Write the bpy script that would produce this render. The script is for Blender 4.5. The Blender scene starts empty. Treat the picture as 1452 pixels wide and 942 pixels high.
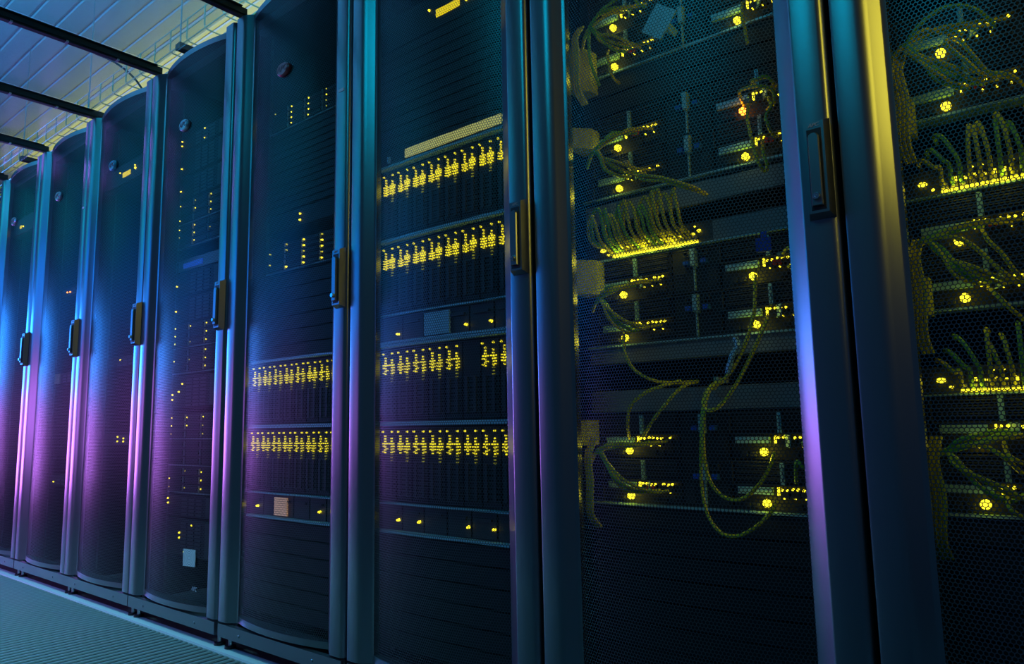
import bpy, math, random
import numpy as np
from mathutils import Matrix, Vector

random.seed(7)
SC = bpy.context.scene
COL = SC.collection

# ------------------------------------------------------------------ camera
cd = bpy.data.cameras.new('camera')
cam = bpy.data.objects.new('camera', cd)
COL.objects.link(cam)
yaw, pitch, roll = 0.68256546, 0.12726406, -0.01849231
cy, sy, cp, sp, cr, sr = (math.cos(yaw), math.sin(yaw), math.cos(pitch), math.sin(pitch), math.cos(roll), math.sin(roll))
fw = Vector((-sy * cp, cy * cp, sp))
rt = Vector((cy, sy, 0))
up = rt.cross(fw)
R_ = cr * rt + sr * up
U_ = -sr * rt + cr * up
cam.matrix_world = Matrix(((R_.x, U_.x, -fw.x, 0.27970), (R_.y, U_.y, -fw.y, -1.15455), (R_.z, U_.z, -fw.z, 0.64659), (0, 0, 0, 1)))
cd.sensor_fit = 'HORIZONTAL'
cd.sensor_width = 36.0
cd.lens = 1014.2454 * 36.0 / 1452.0
cd.clip_start = 0.02
SC.camera = cam

# ------------------------------------------------------------------ world, lamps, exposure
SC.view_settings.view_transform = 'Standard'
SC.view_settings.look = 'None'
SC.view_settings.exposure = 0.0
SC.view_settings.gamma = 1.0
SC.view_settings.use_curve_mapping = False
SC.cycles.use_denoising = True
w = bpy.data.worlds.new('world')
SC.world = w
w.use_nodes = True
w.node_tree.nodes['Background'].inputs[0].default_value = (0.025, 0.075, 0.20, 1)
w.node_tree.nodes['Background'].inputs[1].default_value = 0.28


def area(name, loc, target, sx, sy_, color, power, spread=180):
    l = bpy.data.lights.new(name, 'AREA')
    l.shape = 'RECTANGLE'
    l.size = sx
    l.size_y = sy_
    l.color = color
    l.energy = power
    l.spread = math.radians(spread)
    o = bpy.data.objects.new(name, l)
    COL.objects.link(o)
    o.location = loc
    d = Vector(target) - Vector(loc)
    o.rotation_euler = d.to_track_quat('-Z', 'Y').to_euler()
    return o


# coloured wall washers along the far part of the opposite side of the aisle, and the aisle's far end wall
area('purple_wall_lamp', (-5.2, -1.75, 0.78), (-5.2, 0, 0.78), 4.2, 0.55, (0.60, 0.18, 1.0), 15, 130)
area('blue_wall_lamp', (-5.2, -1.75, 1.60), (-5.2, 0, 1.50), 4.2, 0.6, (0.0, 0.22, 1.0), 26)
area('teal_wall_lamp', (-5.0, -1.75, 2.50), (-5.0, 0, 1.9), 4.6, 0.7, (0.0, 0.50, 0.68), 24)
area('purple_end_lamp', (-8.2, -0.80, 0.55), (-2.0, -0.5, 0.60), 1.5, 0.9, (0.60, 0.18, 1.0), 11, 80)
area('blue_end_lamp', (-8.2, -0.80, 1.45), (-2.0, -0.5, 1.3), 1.5, 0.8, (0.02, 0.24, 1.0), 22, 90)
area('teal_aisle_lamp', (-0.75, -1.75, 2.60), (-0.4, 0, 1.2), 0.8, 0.7, (0.0, 0.44, 0.66), 13)
area('yellow_aisle_lamp', (1.22, -0.80, 1.95), (0.0, 0.0, 1.45), 0.35, 0.9, (1.0, 0.82, 0.06), 0.6, 56)
# unseen fill light added over the aisle to brighten the floor, and the lamps above the aisle roof that light the ceiling
area('floor_fill_light', (-2.7, -1.25, 2.75), (-2.7, -0.75, 0.0), 2.6, 0.25, (0.22, 0.68, 0.85), 15, 62)
area('ceiling_blue_lamp', (-3.4, -1.0, 2.25), (-3.6, -0.7, 3.0), 4.4, 0.4, (0.05, 0.42, 0.85), 50)
area('ceiling_yellow_lamp', (-3.6, 0.95, 2.45), (-3.6, 0.95, 3.0), 7.0, 0.15, (0.95, 0.95, 0.04), 11, 120)

# ------------------------------------------------------------------ materials


def mat(name, color, rough=0.5, metal=0.0, bump=0.0, bscale=400.0, var=0.0, emit=None, estr=0.0, coat=0.0):
    m = bpy.data.materials.new(name)
    m.use_nodes = True
    nt = m.node_tree
    b = nt.nodes['Principled BSDF']
    b.inputs['Base Color'].default_value = (*color, 1)
    b.inputs['Roughness'].default_value = rough
    b.inputs['Metallic'].default_value = metal
    b.inputs['Coat Weight'].default_value = coat
    if emit:
        b.inputs['Emission Color'].default_value = (*emit, 1)
        b.inputs['Emission Strength'].default_value = estr
        m.cycles.emission_sampling = 'NONE'          # many tiny lights: keeps the render free of noise
    if bump > 0 or var > 0:
        tc = nt.nodes.new('ShaderNodeTexCoord')
        nz = nt.nodes.new('ShaderNodeTexNoise')
        nz.inputs['Scale'].default_value = bscale
        nz.inputs['Detail'].default_value = 3
        nt.links.new(tc.outputs['Object'], nz.inputs['Vector'])
        if bump > 0:
            bp = nt.nodes.new('ShaderNodeBump')
            bp.inputs['Strength'].default_value = bump
            bp.inputs['Distance'].default_value = 0.001
            nt.links.new(nz.outputs['Fac'], bp.inputs['Height'])
            nt.links.new(bp.outputs['Normal'], b.inputs['Normal'])
        if var > 0:
            mx = nt.nodes.new('ShaderNodeMix')
            mx.data_type = 'RGBA'
            mx.inputs['A'].default_value = (*[c * (1 - var) for c in color], 1)
            mx.inputs['B'].default_value = (*[min(1, c * (1 + var)) for c in color], 1)
            nt.links.new(nz.outputs['Fac'], mx.inputs['Factor'])
            nt.links.new(mx.outputs['Result'], b.inputs['Base Color'])
    return m


M = {}
M['powder'] = mat('black_powder_coat', (0.27, 0.28, 0.30), 0.30, 0.9)
M['perf'] = mat('perforated_steel', (0.13, 0.135, 0.145), 0.36, 0.8, 0.0)
M['frame'] = mat('rack_frame_black', (0.03, 0.03, 0.035), 0.5, 0.0, 0.05, 600)
M['dark'] = mat('matte_black', (0.012, 0.012, 0.014), 0.6, 0.0, 0.03, 500)
M['case'] = mat('server_case_grey', (0.06, 0.065, 0.07), 0.5, 0.3, 0.04, 500)
M['panel'] = mat('filler_panel_grey', (0.26, 0.30, 0.32), 0.5, 0.2, 0.05, 600, 0.1)
M['steel'] = mat('bare_steel', (0.55, 0.57, 0.6), 0.35, 0.85, 0.05, 700)
M['bluemetal'] = mat('zinc_plate', (0.36, 0.66, 0.76), 0.4, 0.2, 0.05, 600)
M['blue'] = mat('blue_plastic', (0.02, 0.12, 0.75), 0.4)
M['red'] = mat('red_plastic', (0.6, 0.05, 0.03), 0.4)
M['chrome'] = mat('lock_chrome', (0.75, 0.78, 0.8), 0.18, 1.0)
M['badge'] = mat('badge_silver', (0.5, 0.52, 0.55), 0.3, 0.8, 0.03, 500)
M['ink'] = mat('badge_ink', (0.25, 0.04, 0.06), 0.4)
M['grey_ink'] = mat('grey_lettering', (0.45, 0.46, 0.5), 0.5)
M['cable'] = mat('yellow_cable_jacket', (0.72, 0.66, 0.03), 0.45, 0.0, 0.2, 300, 0.15)
M['cable_green'] = mat('green_cable_jacket', (0.25, 0.55, 0.06), 0.45, 0.0, 0.2, 300, 0.15)
M['clear_plug'] = mat('cable_plug_plastic', (0.5, 0.5, 0.35), 0.3)
M['white'] = mat('white_label', (0.8, 0.8, 0.8), 0.6)
M['tan'] = mat('tan_label', (0.45, 0.36, 0.22), 0.6)
M['duct'] = mat('cable_duct_lit_yellow', (0.34, 0.36, 0.02), 0.5)  # yellow light on the grey duct put into its colour
M['beam'] = mat('beam_black', (0.02, 0.02, 0.022), 0.4, 0.2, 0.05, 500)
M['plank'] = mat('white_ceiling_plank', (0.62, 0.64, 0.66), 0.45, 0.0, 0.03, 40, 0.06)
M['slat'] = mat('floor_grille_grey', (0.34, 0.37, 0.36), 0.45, 0.25, 0.05, 300, 0.1)
M['pit'] = mat('underfloor_dark', (0.02, 0.022, 0.025), 0.9, 0.0, 0.03, 60)
M['strip'] = mat('pale_edge_strip', (0.80, 0.84, 0.84), 0.5, 0.0, 0.03, 200, 0.05)
M['wall'] = mat('painted_wall', (0.25, 0.27, 0.28), 0.8, 0.0, 0.05, 80, 0.1)
M['wire'] = mat('tray_wire', (0.62, 0.60, 0.40), 0.35, 0.6, 0.02, 300)
M['yel'] = mat('led_yellow', (0.9, 0.8, 0.05), 0.4, emit=(1.0, 0.80, 0.02), estr=2.6)
M['yelblade'] = mat('led_yellow_blade', (0.5, 0.45, 0.03), 0.4, emit=(1.0, 0.84, 0.02), estr=1.0)
M['yeldim'] = mat('led_yellow_dim', (0.5, 0.45, 0.05), 0.4, emit=(1.0, 0.86, 0.04), estr=0.7)
M['orange'] = mat('led_orange', (0.9, 0.4, 0.05), 0.4, emit=(1.0, 0.28, 0.02), estr=5.0)
M['lcd'] = mat('lcd_yellow', (0.8, 0.7, 0.05), 0.4, emit=(1.0, 0.76, 0.0), estr=1.0)
M['bar'] = mat('strip_reflection_glow', (0.5, 0.5, 0.2), 0.4, emit=(0.62, 0.60, 0.15), estr=0.55)  # light reflected by the panel, painted as a weak emission


def lcd_grid():
    m = bpy.data.materials.new('lcd_orange_grid')
    m.use_nodes = True
    nt = m.node_tree
    b = nt.nodes['Principled BSDF']
    tc = nt.nodes.new('ShaderNodeTexCoord')
    br = nt.nodes.new('ShaderNodeTexBrick')
    br.offset = 0
    br.inputs['Scale'].default_value = 150
    br.inputs['Color1'].default_value = (1.0, 0.45, 0.05, 1)
    br.inputs['Color2'].default_value = (0.8, 0.55, 0.02, 1)
    br.inputs['Mortar'].default_value = (0.3, 0.12, 0.02, 1)
    br.inputs['Mortar Size'].default_value = 0.12
    mp = nt.nodes.new('ShaderNodeMapping')
    mp.inputs['Rotation'].default_value = (math.pi / 2, 0, 0)
    nt.links.new(tc.outputs['Object'], mp.inputs['Vector'])
    nt.links.new(mp.outputs['Vector'], br.inputs['Vector'])
    nt.links.new(br.outputs['Color'], b.inputs['Emission Color'])
    b.inputs['Emission Strength'].default_value = 0.8
    m.cycles.emission_sampling = 'NONE'
    return m


M['lcdo'] = lcd_grid()


def ring_label():
    m = bpy.data.materials.new('printed_ring_label')
    m.use_nodes = True
    nt = m.node_tree
    b = nt.nodes['Principled BSDF']
    tc = nt.nodes.new('ShaderNodeTexCoord')
    mp = nt.nodes.new('ShaderNodeMapping')
    mp.inputs['Scale'].default_value = (1.25, 1, 0.85)
    wv = nt.nodes.new('ShaderNodeTexWave')
    wv.wave_type = 'RINGS'
    wv.rings_direction = 'SPHERICAL'
    wv.inputs['Scale'].default_value = 55
    wv.inputs['Distortion'].default_value = 1.2
    ra = nt.nodes.new('ShaderNodeValToRGB')
    ra.color_ramp.elements[0].color = (0.42, 0.43, 0.46, 1)
    ra.color_ramp.elements[1].color = (0.85, 0.85, 0.86, 1)
    nt.links.new(tc.outputs['Object'], mp.inputs['Vector'])
    nt.links.new(mp.outputs['Vector'], wv.inputs['Vector'])
    nt.links.new(wv.outputs['Fac'], ra.inputs['Fac'])
    nt.links.new(ra.outputs['Color'], b.inputs['Base Color'])
    b.inputs['Roughness'].default_value = 0.5
    return m


M['ring'] = ring_label()


def clear_panel():
    m = bpy.data.materials.new('clear_roof_panel')
    m.use_nodes = True
    nt = m.node_tree
    for n in list(nt.nodes):
        if n.type == 'BSDF_PRINCIPLED':
            nt.nodes.remove(n)
    out = [n for n in nt.nodes if n.type == 'OUTPUT_MATERIAL'][0]
    tr = nt.nodes.new('ShaderNodeBsdfTransparent')
    tr.inputs[0].default_value = (0.88, 0.93, 0.93, 1)
    gl = nt.nodes.new('ShaderNodeBsdfGlossy')
    gl.inputs['Roughness'].default_value = 0.25
    gl.inputs['Color'].default_value = (0.8, 0.9, 0.95, 1)
    mx = nt.nodes.new('ShaderNodeMixShader')
    lw = nt.nodes.new('ShaderNodeLayerWeight')
    lw.inputs['Blend'].default_value = 0.25
    mu = nt.nodes.new('ShaderNodeMath')
    mu.operation = 'MULTIPLY'
    mu.inputs[1].default_value = 0.35
    nt.links.new(lw.outputs['Fresnel'], mu.inputs[0])
    nt.links.new(mu.outputs[0], mx.inputs[0])
    nt.links.new(tr.outputs[0], mx.inputs[1])
    nt.links.new(gl.outputs[0], mx.inputs[2])
    nt.links.new(mx.outputs[0], out.inputs[0])
    return m


M['clear'] = clear_panel()

# ------------------------------------------------------------------ mesh helpers


class MB:
    def __init__(s):
        s.v, s.f, s.m = [], [], []

    def box(s, x0, x1, y0, y1, z0, z1, mi=0):
        k = len(s.v)
        s.v += [(x0, y0, z0), (x1, y0, z0), (x1, y1, z0), (x0, y1, z0), (x0, y0, z1), (x1, y0, z1), (x1, y1, z1), (x0, y1, z1)]
        for q in ((0, 1, 5, 4), (1, 2, 6, 5), (2, 3, 7, 6), (3, 0, 4, 7), (4, 5, 6, 7), (3, 2, 1, 0)):
            s.f.append(tuple(k + i for i in q))
            s.m.append(mi)
        return s

    def frustum(s, x0, x1, z0, z1, yb, yt, ix, iz, mi=0):      # a bevelled plate standing out of a wall towards -y
        k = len(s.v)
        s.v += [(x0, yb, z0), (x1, yb, z0), (x1, yb, z1), (x0, yb, z1), (x0 + ix, yt, z0 + iz), (x1 - ix, yt, z0 + iz), (x1 - ix, yt, z1 - iz), (x0 + ix, yt, z1 - iz)]
        for q in ((4, 5, 6, 7), (0, 1, 5, 4), (1, 2, 6, 5), (2, 3, 7, 6), (3, 0, 4, 7), (3, 2, 1, 0)):
            s.f.append(tuple(k + i for i in q))
            s.m.append(mi)
        return s

    def prism(s, prof, z0, z1, mi=0, closed=True):             # profile in x, y drawn up along z
        k = len(s.v)
        n = len(prof)
        s.v += [(x, y, z0) for x, y in prof] + [(x, y, z1) for x, y in prof]
        for i in range(n if closed else n - 1):
            j = (i + 1) % n
            s.f.append((k + i, k + j, k + n + j, k + n + i))
            s.m.append(mi)
        if closed:
            s.f.append(tuple(k + n + i for i in range(n)))
            s.f.append(tuple(k + n - 1 - i for i in range(n)))
            s.m += [mi, mi]
        return s

    def disc(s, cx, cz, rx, rz, yb, yt, n=12, inset=0.7, mi=0):   # domed round button facing -y
        k = len(s.v)
        for rr, y in ((1.0, yb), (1.0, yb + (yt - yb) * 0.6), (inset, yt)):
            for i in range(n):
                a = 2 * math.pi * i / n
                s.v.append((cx + rx * rr * math.cos(a), y, cz + rz * rr * math.sin(a)))
        for r in range(2):
            for i in range(n):
                j = (i + 1) % n
                s.f.append((k + r * n + i, k + r * n + j, k + (r + 1) * n + j, k + (r + 1) * n + i))
                s.m.append(mi)
        s.f.append(tuple(k + 2 * n + i for i in range(n)))
        s.m.append(mi)
        s.f.append(tuple(k + n - 1 - i for i in range(n)))
        s.m.append(mi)
        return s

    def cyl(s, x, y, z0, z1, r0, r1, n=10, mi=0):
        k = len(s.v)
        for z, r in ((z0, r0), (z1, r1)):
            for i in range(n):
                a = 2 * math.pi * i / n
                s.v.append((x + r * math.cos(a), y + r * math.sin(a), z))
        for i in range(n):
            j = (i + 1) % n
            s.f.append((k + i, k + j, k + n + j, k + n + i))
            s.m.append(mi)
        s.f.append(tuple(k + n + i for i in range(n)))
        s.f.append(tuple(k + n - 1 - i for i in range(n)))
        s.m += [mi, mi]
        return s

    def tube(s, pts, r, sides=6, sub=5, mi=0):
        P = [Vector(p) for p in pts]
        Q = []
        if sub > 1 and len(P) > 2:
            E = [P[0] * 2 - P[1]] + P + [P[-1] * 2 - P[-2]]
            for i in range(1, len(E) - 2):
                a, b, c, d = E[i - 1], E[i], E[i + 1], E[i + 2]
                for j in range(sub):
                    t = j / sub
                    Q.append(0.5 * ((2 * b) + (c - a) * t + (2 * a - 5 * b + 4 * c - d) * t * t + (3 * b - a - 3 * c + d) * t ** 3))
            Q.append(P[-1])
        else:
            Q = P
        k = len(s.v)
        nrm = None
        for i, q in enumerate(Q):
            t = (Q[min(i + 1, len(Q) - 1)] - Q[max(i - 1, 0)]).normalized()
            if nrm is None:
                nrm = t.orthogonal().normalized()
            else:
                nrm = (nrm - t * nrm.dot(t)).normalized()
            bn = t.cross(nrm)
            for h in range(sides):
                a = 2 * math.pi * h / sides
                s.v.append(tuple(q + (nrm * math.cos(a) + bn * math.sin(a)) * r))
        for i in range(len(Q) - 1):
            for h in range(sides):
                g = (h + 1) % sides
                s.f.append((k + i * sides + h, k + i * sides + g, k + (i + 1) * sides + g, k + (i + 1) * sides + h))
                s.m.append(mi)
        e = k + (len(Q) - 1) * sides
        s.f.append(tuple(k + sides - 1 - h for h in range(sides)))
        s.f.append(tuple(e + h for h in range(sides)))
        s.m += [mi, mi]
        return s

    def mesh(s, name, mats, smooth=None):
        me = bpy.data.meshes.new(name)
        me.from_pydata(s.v, [], s.f)
        for m in (mats if isinstance(mats, (list, tuple)) else [mats]):
            me.materials.append(m)
        me.polygons.foreach_set('material_index', s.m)
        if smooth is not None:
            me.polygons.foreach_set('use_smooth', [True] * len(s.f))
            me.update()
            me.set_sharp_from_angle(angle=math.radians(smooth))
        me.update()
        return me


def obj(name, me, parent=None, loc=(0, 0, 0)):
    o = bpy.data.objects.new(name, me)
    COL.objects.link(o)
    if parent:
        o.parent = parent
        if name in SMALL:
            o['kind'] = 'stuff'
    o.location = loc
    return o


SMALL = {'screw_heads', 'status_lights', 'port_lights', 'reflection_streaks', 'blade_grille', 'vent_grille', 'front_grille', 'port_row'}   # many tiny pieces, joined


def thing(name, label, cat, loc, group=None, me=None):
    o = bpy.data.objects.new(name, me)
    COL.objects.link(o)
    o.location = loc
    o['label'] = label
    o['category'] = cat
    if group:
        o['group'] = group
    return o


def struct(name, me, parent=None, loc=(0, 0, 0)):
    o = obj(name, me, parent, loc)
    if parent is None:
        o['kind'] = 'structure'
    return o


ORD = ['first', 'second', 'third', 'fourth', 'fifth', 'sixth', 'seventh', 'eighth', 'ninth', 'tenth', 'eleventh', 'twelfth',
       'thirteenth', 'fourteenth', 'fifteenth', 'sixteenth', 'seventeenth', 'eighteenth', 'nineteenth', 'twentieth']


def text_mesh(s, size, depth, shear=0.25):
    cu = bpy.data.curves.new('lettering', 'FONT')
    cu.body = s
    cu.size = size
    cu.extrude = depth
    cu.shear = shear
    cu.align_x = 'CENTER'
    cu.align_y = 'CENTER'
    cu.offset = size * 0.012
    o = bpy.data.objects.new('lettering_source', cu)
    COL.objects.link(o)
    dg = bpy.context.evaluated_depsgraph_get()
    me = bpy.data.meshes.new_from_object(o.evaluated_get(dg))
    bpy.data.objects.remove(o)
    me.transform(Matrix.Rotation(math.pi / 2, 4, 'X'))
    return me


# ------------------------------------------------------------------ the room
ORG = dict(A=0.004, B=-0.595, C=-1.199, D=-1.805, E=-2.410, F=-2.999, G=-3.58, H=-4.175)
RW = 0.592                                                    # width of a rack
BOWX0, BOWX1 = 0.078, 0.509


def bow(x):
    t = np.clip((x - BOWX0) / (BOWX1 - BOWX0), 0, 1)
    return 0.021 - 0.029 * (4 * t * (1 - t)) ** 0.9


# floor: dark pit under a grille of slats, pale edge strip along the racks
struct('floor', MB().box(-14, 3, -3, 5, -0.32, -0.30).mesh('floor', M['pit']))
gr = struct('floor_1', MB().box(-6.5, 1.2, -0.012, -0.006, -0.05, -0.004).box(-6.5, 1.2, -0.66, -0.64, -0.06, -0.012).box(-6.5, 1.2, -1.32, -1.30, -0.06, -0.012).mesh('floor_1', M['slat']))
sl = MB()
prof = [(0.0, -0.014), (0.0, -0.003), (0.003, 0.0), (0.012, 0.0), (0.015, -0.003), (0.015, -0.014)]
k0 = len(sl.v)
for yy in (-1.9, -0.012):
    sl.v += [(px, yy, pz) for px, pz in prof]
for i in range(6):
    j = (i + 1) % 6
    sl.f.append((i, j, 6 + j, 6 + i))
    sl.m.append(0)
sl.f += [tuple(range(5, -1, -1)), tuple(range(6, 12))]
sl.m += [0, 0]
slat_me = sl.mesh('slat', M['slat'])
X = -5.9
n = 0
while X < 1.1:
    obj('slat', slat_me, gr, (X, 0, -0.001))
    X += 0.03
    n += 1
struct('trim_1', MB().box(-8, 1.2, -0.006, 0.034, -0.02, 0.002).mesh('trim_1', M['strip']))
struct('floor_2', MB().box(-8, 1.2, 0.034, 4.0, -0.02, -0.001).mesh('floor_2', mat('floor_tile_laminate', (0.12, 0.10, 0.11), 0.6, 0, 0.03, 100, 0.1)))

# ceiling of long planks, run along the row
ceil_ = struct('ceiling', MB().box(-16, 3, -4, 5, 3.03, 3.06).mesh('ceiling', M['dark']))
pl = MB()
prof = [(0.0, 0.02), (0.0, 0.006), (0.006, 0.0), (0.108, 0.0), (0.114, 0.008), (0.121, 0.008), (0.121, 0.02)]
for xx in (-16, 3):
    pl.v += [(xx, a, b) for a, b in prof]
for i in range(7):
    j = (i + 1) % 7
    pl.f.append((7 + i, 7 + j, j, i))
    pl.m.append(0)
pl.f += [tuple(range(7)), tuple(range(13, 6, -1))]
pl.m += [0, 0]
plank_me = pl.mesh('plank', M['plank'])
for i in range(-20, 24):
    obj('plank', plank_me, ceil_, (0, 0.1 + 0.125 * i, 3.0))
struct('wall_back', MB().box(-16, 3, 4.9, 5.0, -0.3, 3.05).mesh('wall_back', M['wall']))
struct('wall_left', MB().box(-16.1, -16, -4, 5, -0.3, 3.05).mesh('wall_left', M['wall']))

# aisle roof: black beams across the aisle, clear panels between them
beam_me = MB().box(-0.013, 0.013, -1.64, 0.02, 2.000, 2.022).box(-0.018, 0.018, -1.64, 0.0, 2.022, 2.026).mesh('beam', M['beam'])
cv = MB()
cv.box(-0.010, 0.010, -0.161, 0.0, 1.993, 2.000)
cover_me = cv.mesh('cover_strip', M['beam'])
clip_me = MB().box(-0.011, 0.011, -0.004, 0.004, 1.991, 1.997).mesh('joint_clip', M['steel'])
seams = [-4.16, -3.565, -2.982, -2.388, -1.79, -1.185, -0.585, 0.02]
for i, sx in enumerate(seams):
    nm = ['over the farthest rack at the left frame edge', 'one rack in from the left frame edge', 'above the rack with the tan square panel',
          'above the rack with the teal lit badge', 'meeting the rack with the white square label', 'beside the rack with the orange display, at the top edge',
          'above the rack of yellow blade lights', 'above the rack full of yellow cables'][i]
    b = thing('roof_beam', 'black crossbeam of the aisle roof ' + nm, 'beam', (sx, 0, 0), 'beams of the aisle roof', beam_me)
    for k in range(10):
        obj('cover_strip', cover_me, b, (0, 0.02 - 0.167 * k + 0.005, 0))
        if k:
            obj('joint_clip', clip_me, b, (0, 0.02 - 0.167 * k + 0.006 + 0.003, 0))
for i in range(len(seams) - 1):
    a, c = seams[i] + 0.02, seams[i + 1] - 0.02
    nm = ['farthest, above the left frame edge', 'second from the far end', 'third from the far end', 'fourth from the far end', 'widest one at the top left corner',
          'just past the top frame edge', 'nearest the camera, above the cabled rack'][i]
    thing('roof_panel', 'clear plastic aisle roof panel between two black beams, ' + nm, 'roof panel', (a, 0, 2.0265), 'clear panels of the aisle roof',
          MB().box(0, c - a, -1.62, 0.0, 0.0, 0.003).mesh('roof_panel', M['clear']))

# wire cable tray hung above the racks
tz, ty = 2.30, 0.215
tray = thing('cable_tray', 'yellow lit wire basket tray hanging above the rack tops', 'cable tray', (-2.6, ty, tz))
lw = MB()
for yy, zz in ((0.0, 0.10), (0.0, 0.05), (0.0, 0.0), (0.15, 0.0), (0.30, 0.0), (0.30, 0.10), (0.075, 0.0), (0.225, 0.0)):
    lw.tube([(-7.0, yy, zz), (3.2, yy, zz)], 0.0025, 5, 1)
obj('long_wire', lw.mesh('long_wire', M['wire']), tray)
uw = MB().tube([(0, 0, 0.105), (0, 0, 0.012), (0, 0.012, 0.0), (0, 0.288, 0.0), (0, 0.30, 0.012), (0, 0.30, 0.105)], 0.003, 5, 1).mesh('hoop_wire', M['wire'])
for i in range(64):
    obj('hoop_wire', uw, tray, (-6.9 + i * 0.15, 0, 0))
hb = MB().box(-0.02, 0.02, -0.02, 0.32, -0.03, -0.004).mesh('hanger_bracket', M['beam'])
rod = MB().cyl(0, 0, -0.03, 0.70, 0.003, 0.003, 6).mesh('hanger_rod', M['steel'])
for X in (-4.55, -3.57, -2.59, -1.61, -0.63):
    obj('hanger_bracket', hb, tray, (X + 2.6 - 0.05, 0, 0))
    obj('hanger_rod', rod, tray, (X + 2.6 - 0.05, -0.008, 0))
for i in range(4):
    pts = [(-9 + k * 0.9, 0.10 + i * 0.05 + random.uniform(-.012, .012), 0.012 + (i % 2) * 0.008) for k in range(14)]
    mb = MB().tube(pts, 0.005, 6, 3)
    thing('tray_cable', 'thin yellow cable lying along the bottom of the wire tray', 'cable', (0, ty, tz + 0.002), 'cables lying in the wire tray', mb.mesh('tray_cable', M['cable']))
thing('stray_cable_end', 'loose dark cable end sticking up out of the wire tray', 'cable', (-3.24, 0.22, 2.31), None,
      MB().tube([(0, 0.1, 0), (-0.02, 0.05, 0.07), (-0.06, -0.02, 0.13), (-0.12, -0.09, 0.17)], 0.005, 6, 4).mesh('stray_cable_end', M['dark']))

# ------------------------------------------------------------------ rack parts (mesh data shared by all racks)
LSTILE = [(0.0, 0.036), (0.0, 0.005), (0.0015, 0.0015), (0.005, 0.0), (0.036, 0.0), (0.041, 0.0004), (0.046, 0.0018), (0.051, 0.0042), (0.056, 0.0075),
          (0.070, 0.0190), (0.072, 0.0200), (0.079, 0.0205), (0.079, 0.036)]
RSTILE = [(0.507, 0.036), (0.507, 0.021), (0.511, 0.019), (0.535, 0.0035), (0.538, 0.001), (0.541, 0.0), (0.579, 0.0), (0.584, 0.0012), (0.588, 0.004),
          (0.5905, 0.008), (0.592, 0.014), (0.592, 0.036)]
ZB, ZT = 0.082, 1.986
db = MB()
db.prism(LSTILE, ZB, ZT).prism(RSTILE, ZB, ZT)
nseg = 24
xs = np.linspace(BOWX0 - 0.002, BOWX1 + 0.002, nseg + 1)
for z0, z1, top in ((ZB + 0.003, ZB + 0.020, False), (ZT - 0.020, ZT, True)):
    prof = [(float(x), float(bow(x)) - 0.001) for x in xs] + [(float(BOWX1), 0.034), (float(BOWX0), 0.034)]
    db.prism(prof, z0, z1)
door_me = db.mesh('door', M['powder'], 35)

# perforated panel: real hexagonal holes
pitch, hole = 0.0064, 0.0050
x0, x1, z0, z1 = BOWX0, BOWX1, ZB + 0.018, ZT - 0.018
nc = int((x1 - x0) / pitch)
rowh = pitch * math.sqrt(3) / 2
nr = int((z1 - z0) / rowh)
ang = np.radians(30 + 60 * np.arange(6))
co = np.stack([np.cos(ang), np.sin(ang)], 1)
Rout = pitch / math.sqrt(3)
Rin = hole / math.sqrt(3)
ii, jj = np.meshgrid(np.arange(nc + 1), np.arange(nr + 1))
cx = x0 + (ii + 0.5 * (jj % 2)) * pitch
cz = z0 + jj * rowh
cx, cz = cx.ravel(), cz.ravel()
nC = len(cx)
V = np.zeros((nC, 12, 3))
V[:, :6, 0] = cx[:, None] + co[None, :, 0] * Rout
V[:, :6, 2] = cz[:, None] + co[None, :, 1] * Rout
V[:, 6:, 0] = cx[:, None] + co[None, :, 0] * Rin
V[:, 6:, 2] = cz[:, None] + co[None, :, 1] * Rin
V[:, :, 0] = np.clip(V[:, :, 0], x0 - 0.001, x1 + 0.003)
V[:, :, 1] = bow(V[:, :, 0])
q = np.array([[i, (i + 1) % 6, 6 + (i + 1) % 6, 6 + i] for i in range(6)])
F = (np.arange(nC)[:, None, None] * 12 + q[None]).reshape(-1)
pm = bpy.data.meshes.new('perforated_panel')
pm.vertices.add(nC * 12)
pm.vertices.foreach_set('co', V.reshape(-1))
nF = nC * 6
pm.loops.add(nF * 4)
pm.loops.foreach_set('vertex_index', F.astype(np.int32))
pm.polygons.add(nF)
pm.polygons.foreach_set('loop_start', np.arange(0, nF * 4, 4, dtype=np.int32))
pm.polygons.foreach_set('use_smooth', [False] * nF)
pm.materials.append(M['perf'])
pm.update(calc_edges=True)
pm.validate()

# handle, lever, lock, badge
hm = MB().frustum(0.548, 0.588, 0.955, 1.116, 0.001, -0.017, 0.005, 0.007).mesh('handle', M['powder'])
lever = MB()
lp = [(0.0075 * math.cos(math.radians(a)), 0.0075 * math.sin(math.radians(a))) for a in range(0, 181, 20)]
k = len(lever.v)
pr = [(0.0085, -0.058)] + [(x * 1.13, 0.052 + z) for x, z in lp] + [(-0.0085, -0.058)]
for yy, sc in ((-0.016, 1.0), (-0.0225, 1.0), (-0.0245, 0.82)):
    lever.v += [(0.568 + x * sc, yy, 1.030 + z * (1.0 if sc == 1 else 0.985)) for x, z in pr]
m_ = len(pr)
for r in range(2):
    for i in range(m_):
        j = (i + 1) % m_
        lever.f.append((r * m_ + j, r * m_ + i, (r + 1) * m_ + i, (r + 1) * m_ + j))
        lever.m.append(0)
lever.f.append(tuple(2 * m_ + i for i in range(m_ - 1, -1, -1)))
lever.m.append(0)
lever_me = lever.mesh('handle_lever', M['powder'], 30)
slot_me = MB().frustum(0.5565, 0.5795, 0.966, 1.098, -0.0165, -0.0178, 0.001, 0.001).mesh('lever_slot', M['dark'])
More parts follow.
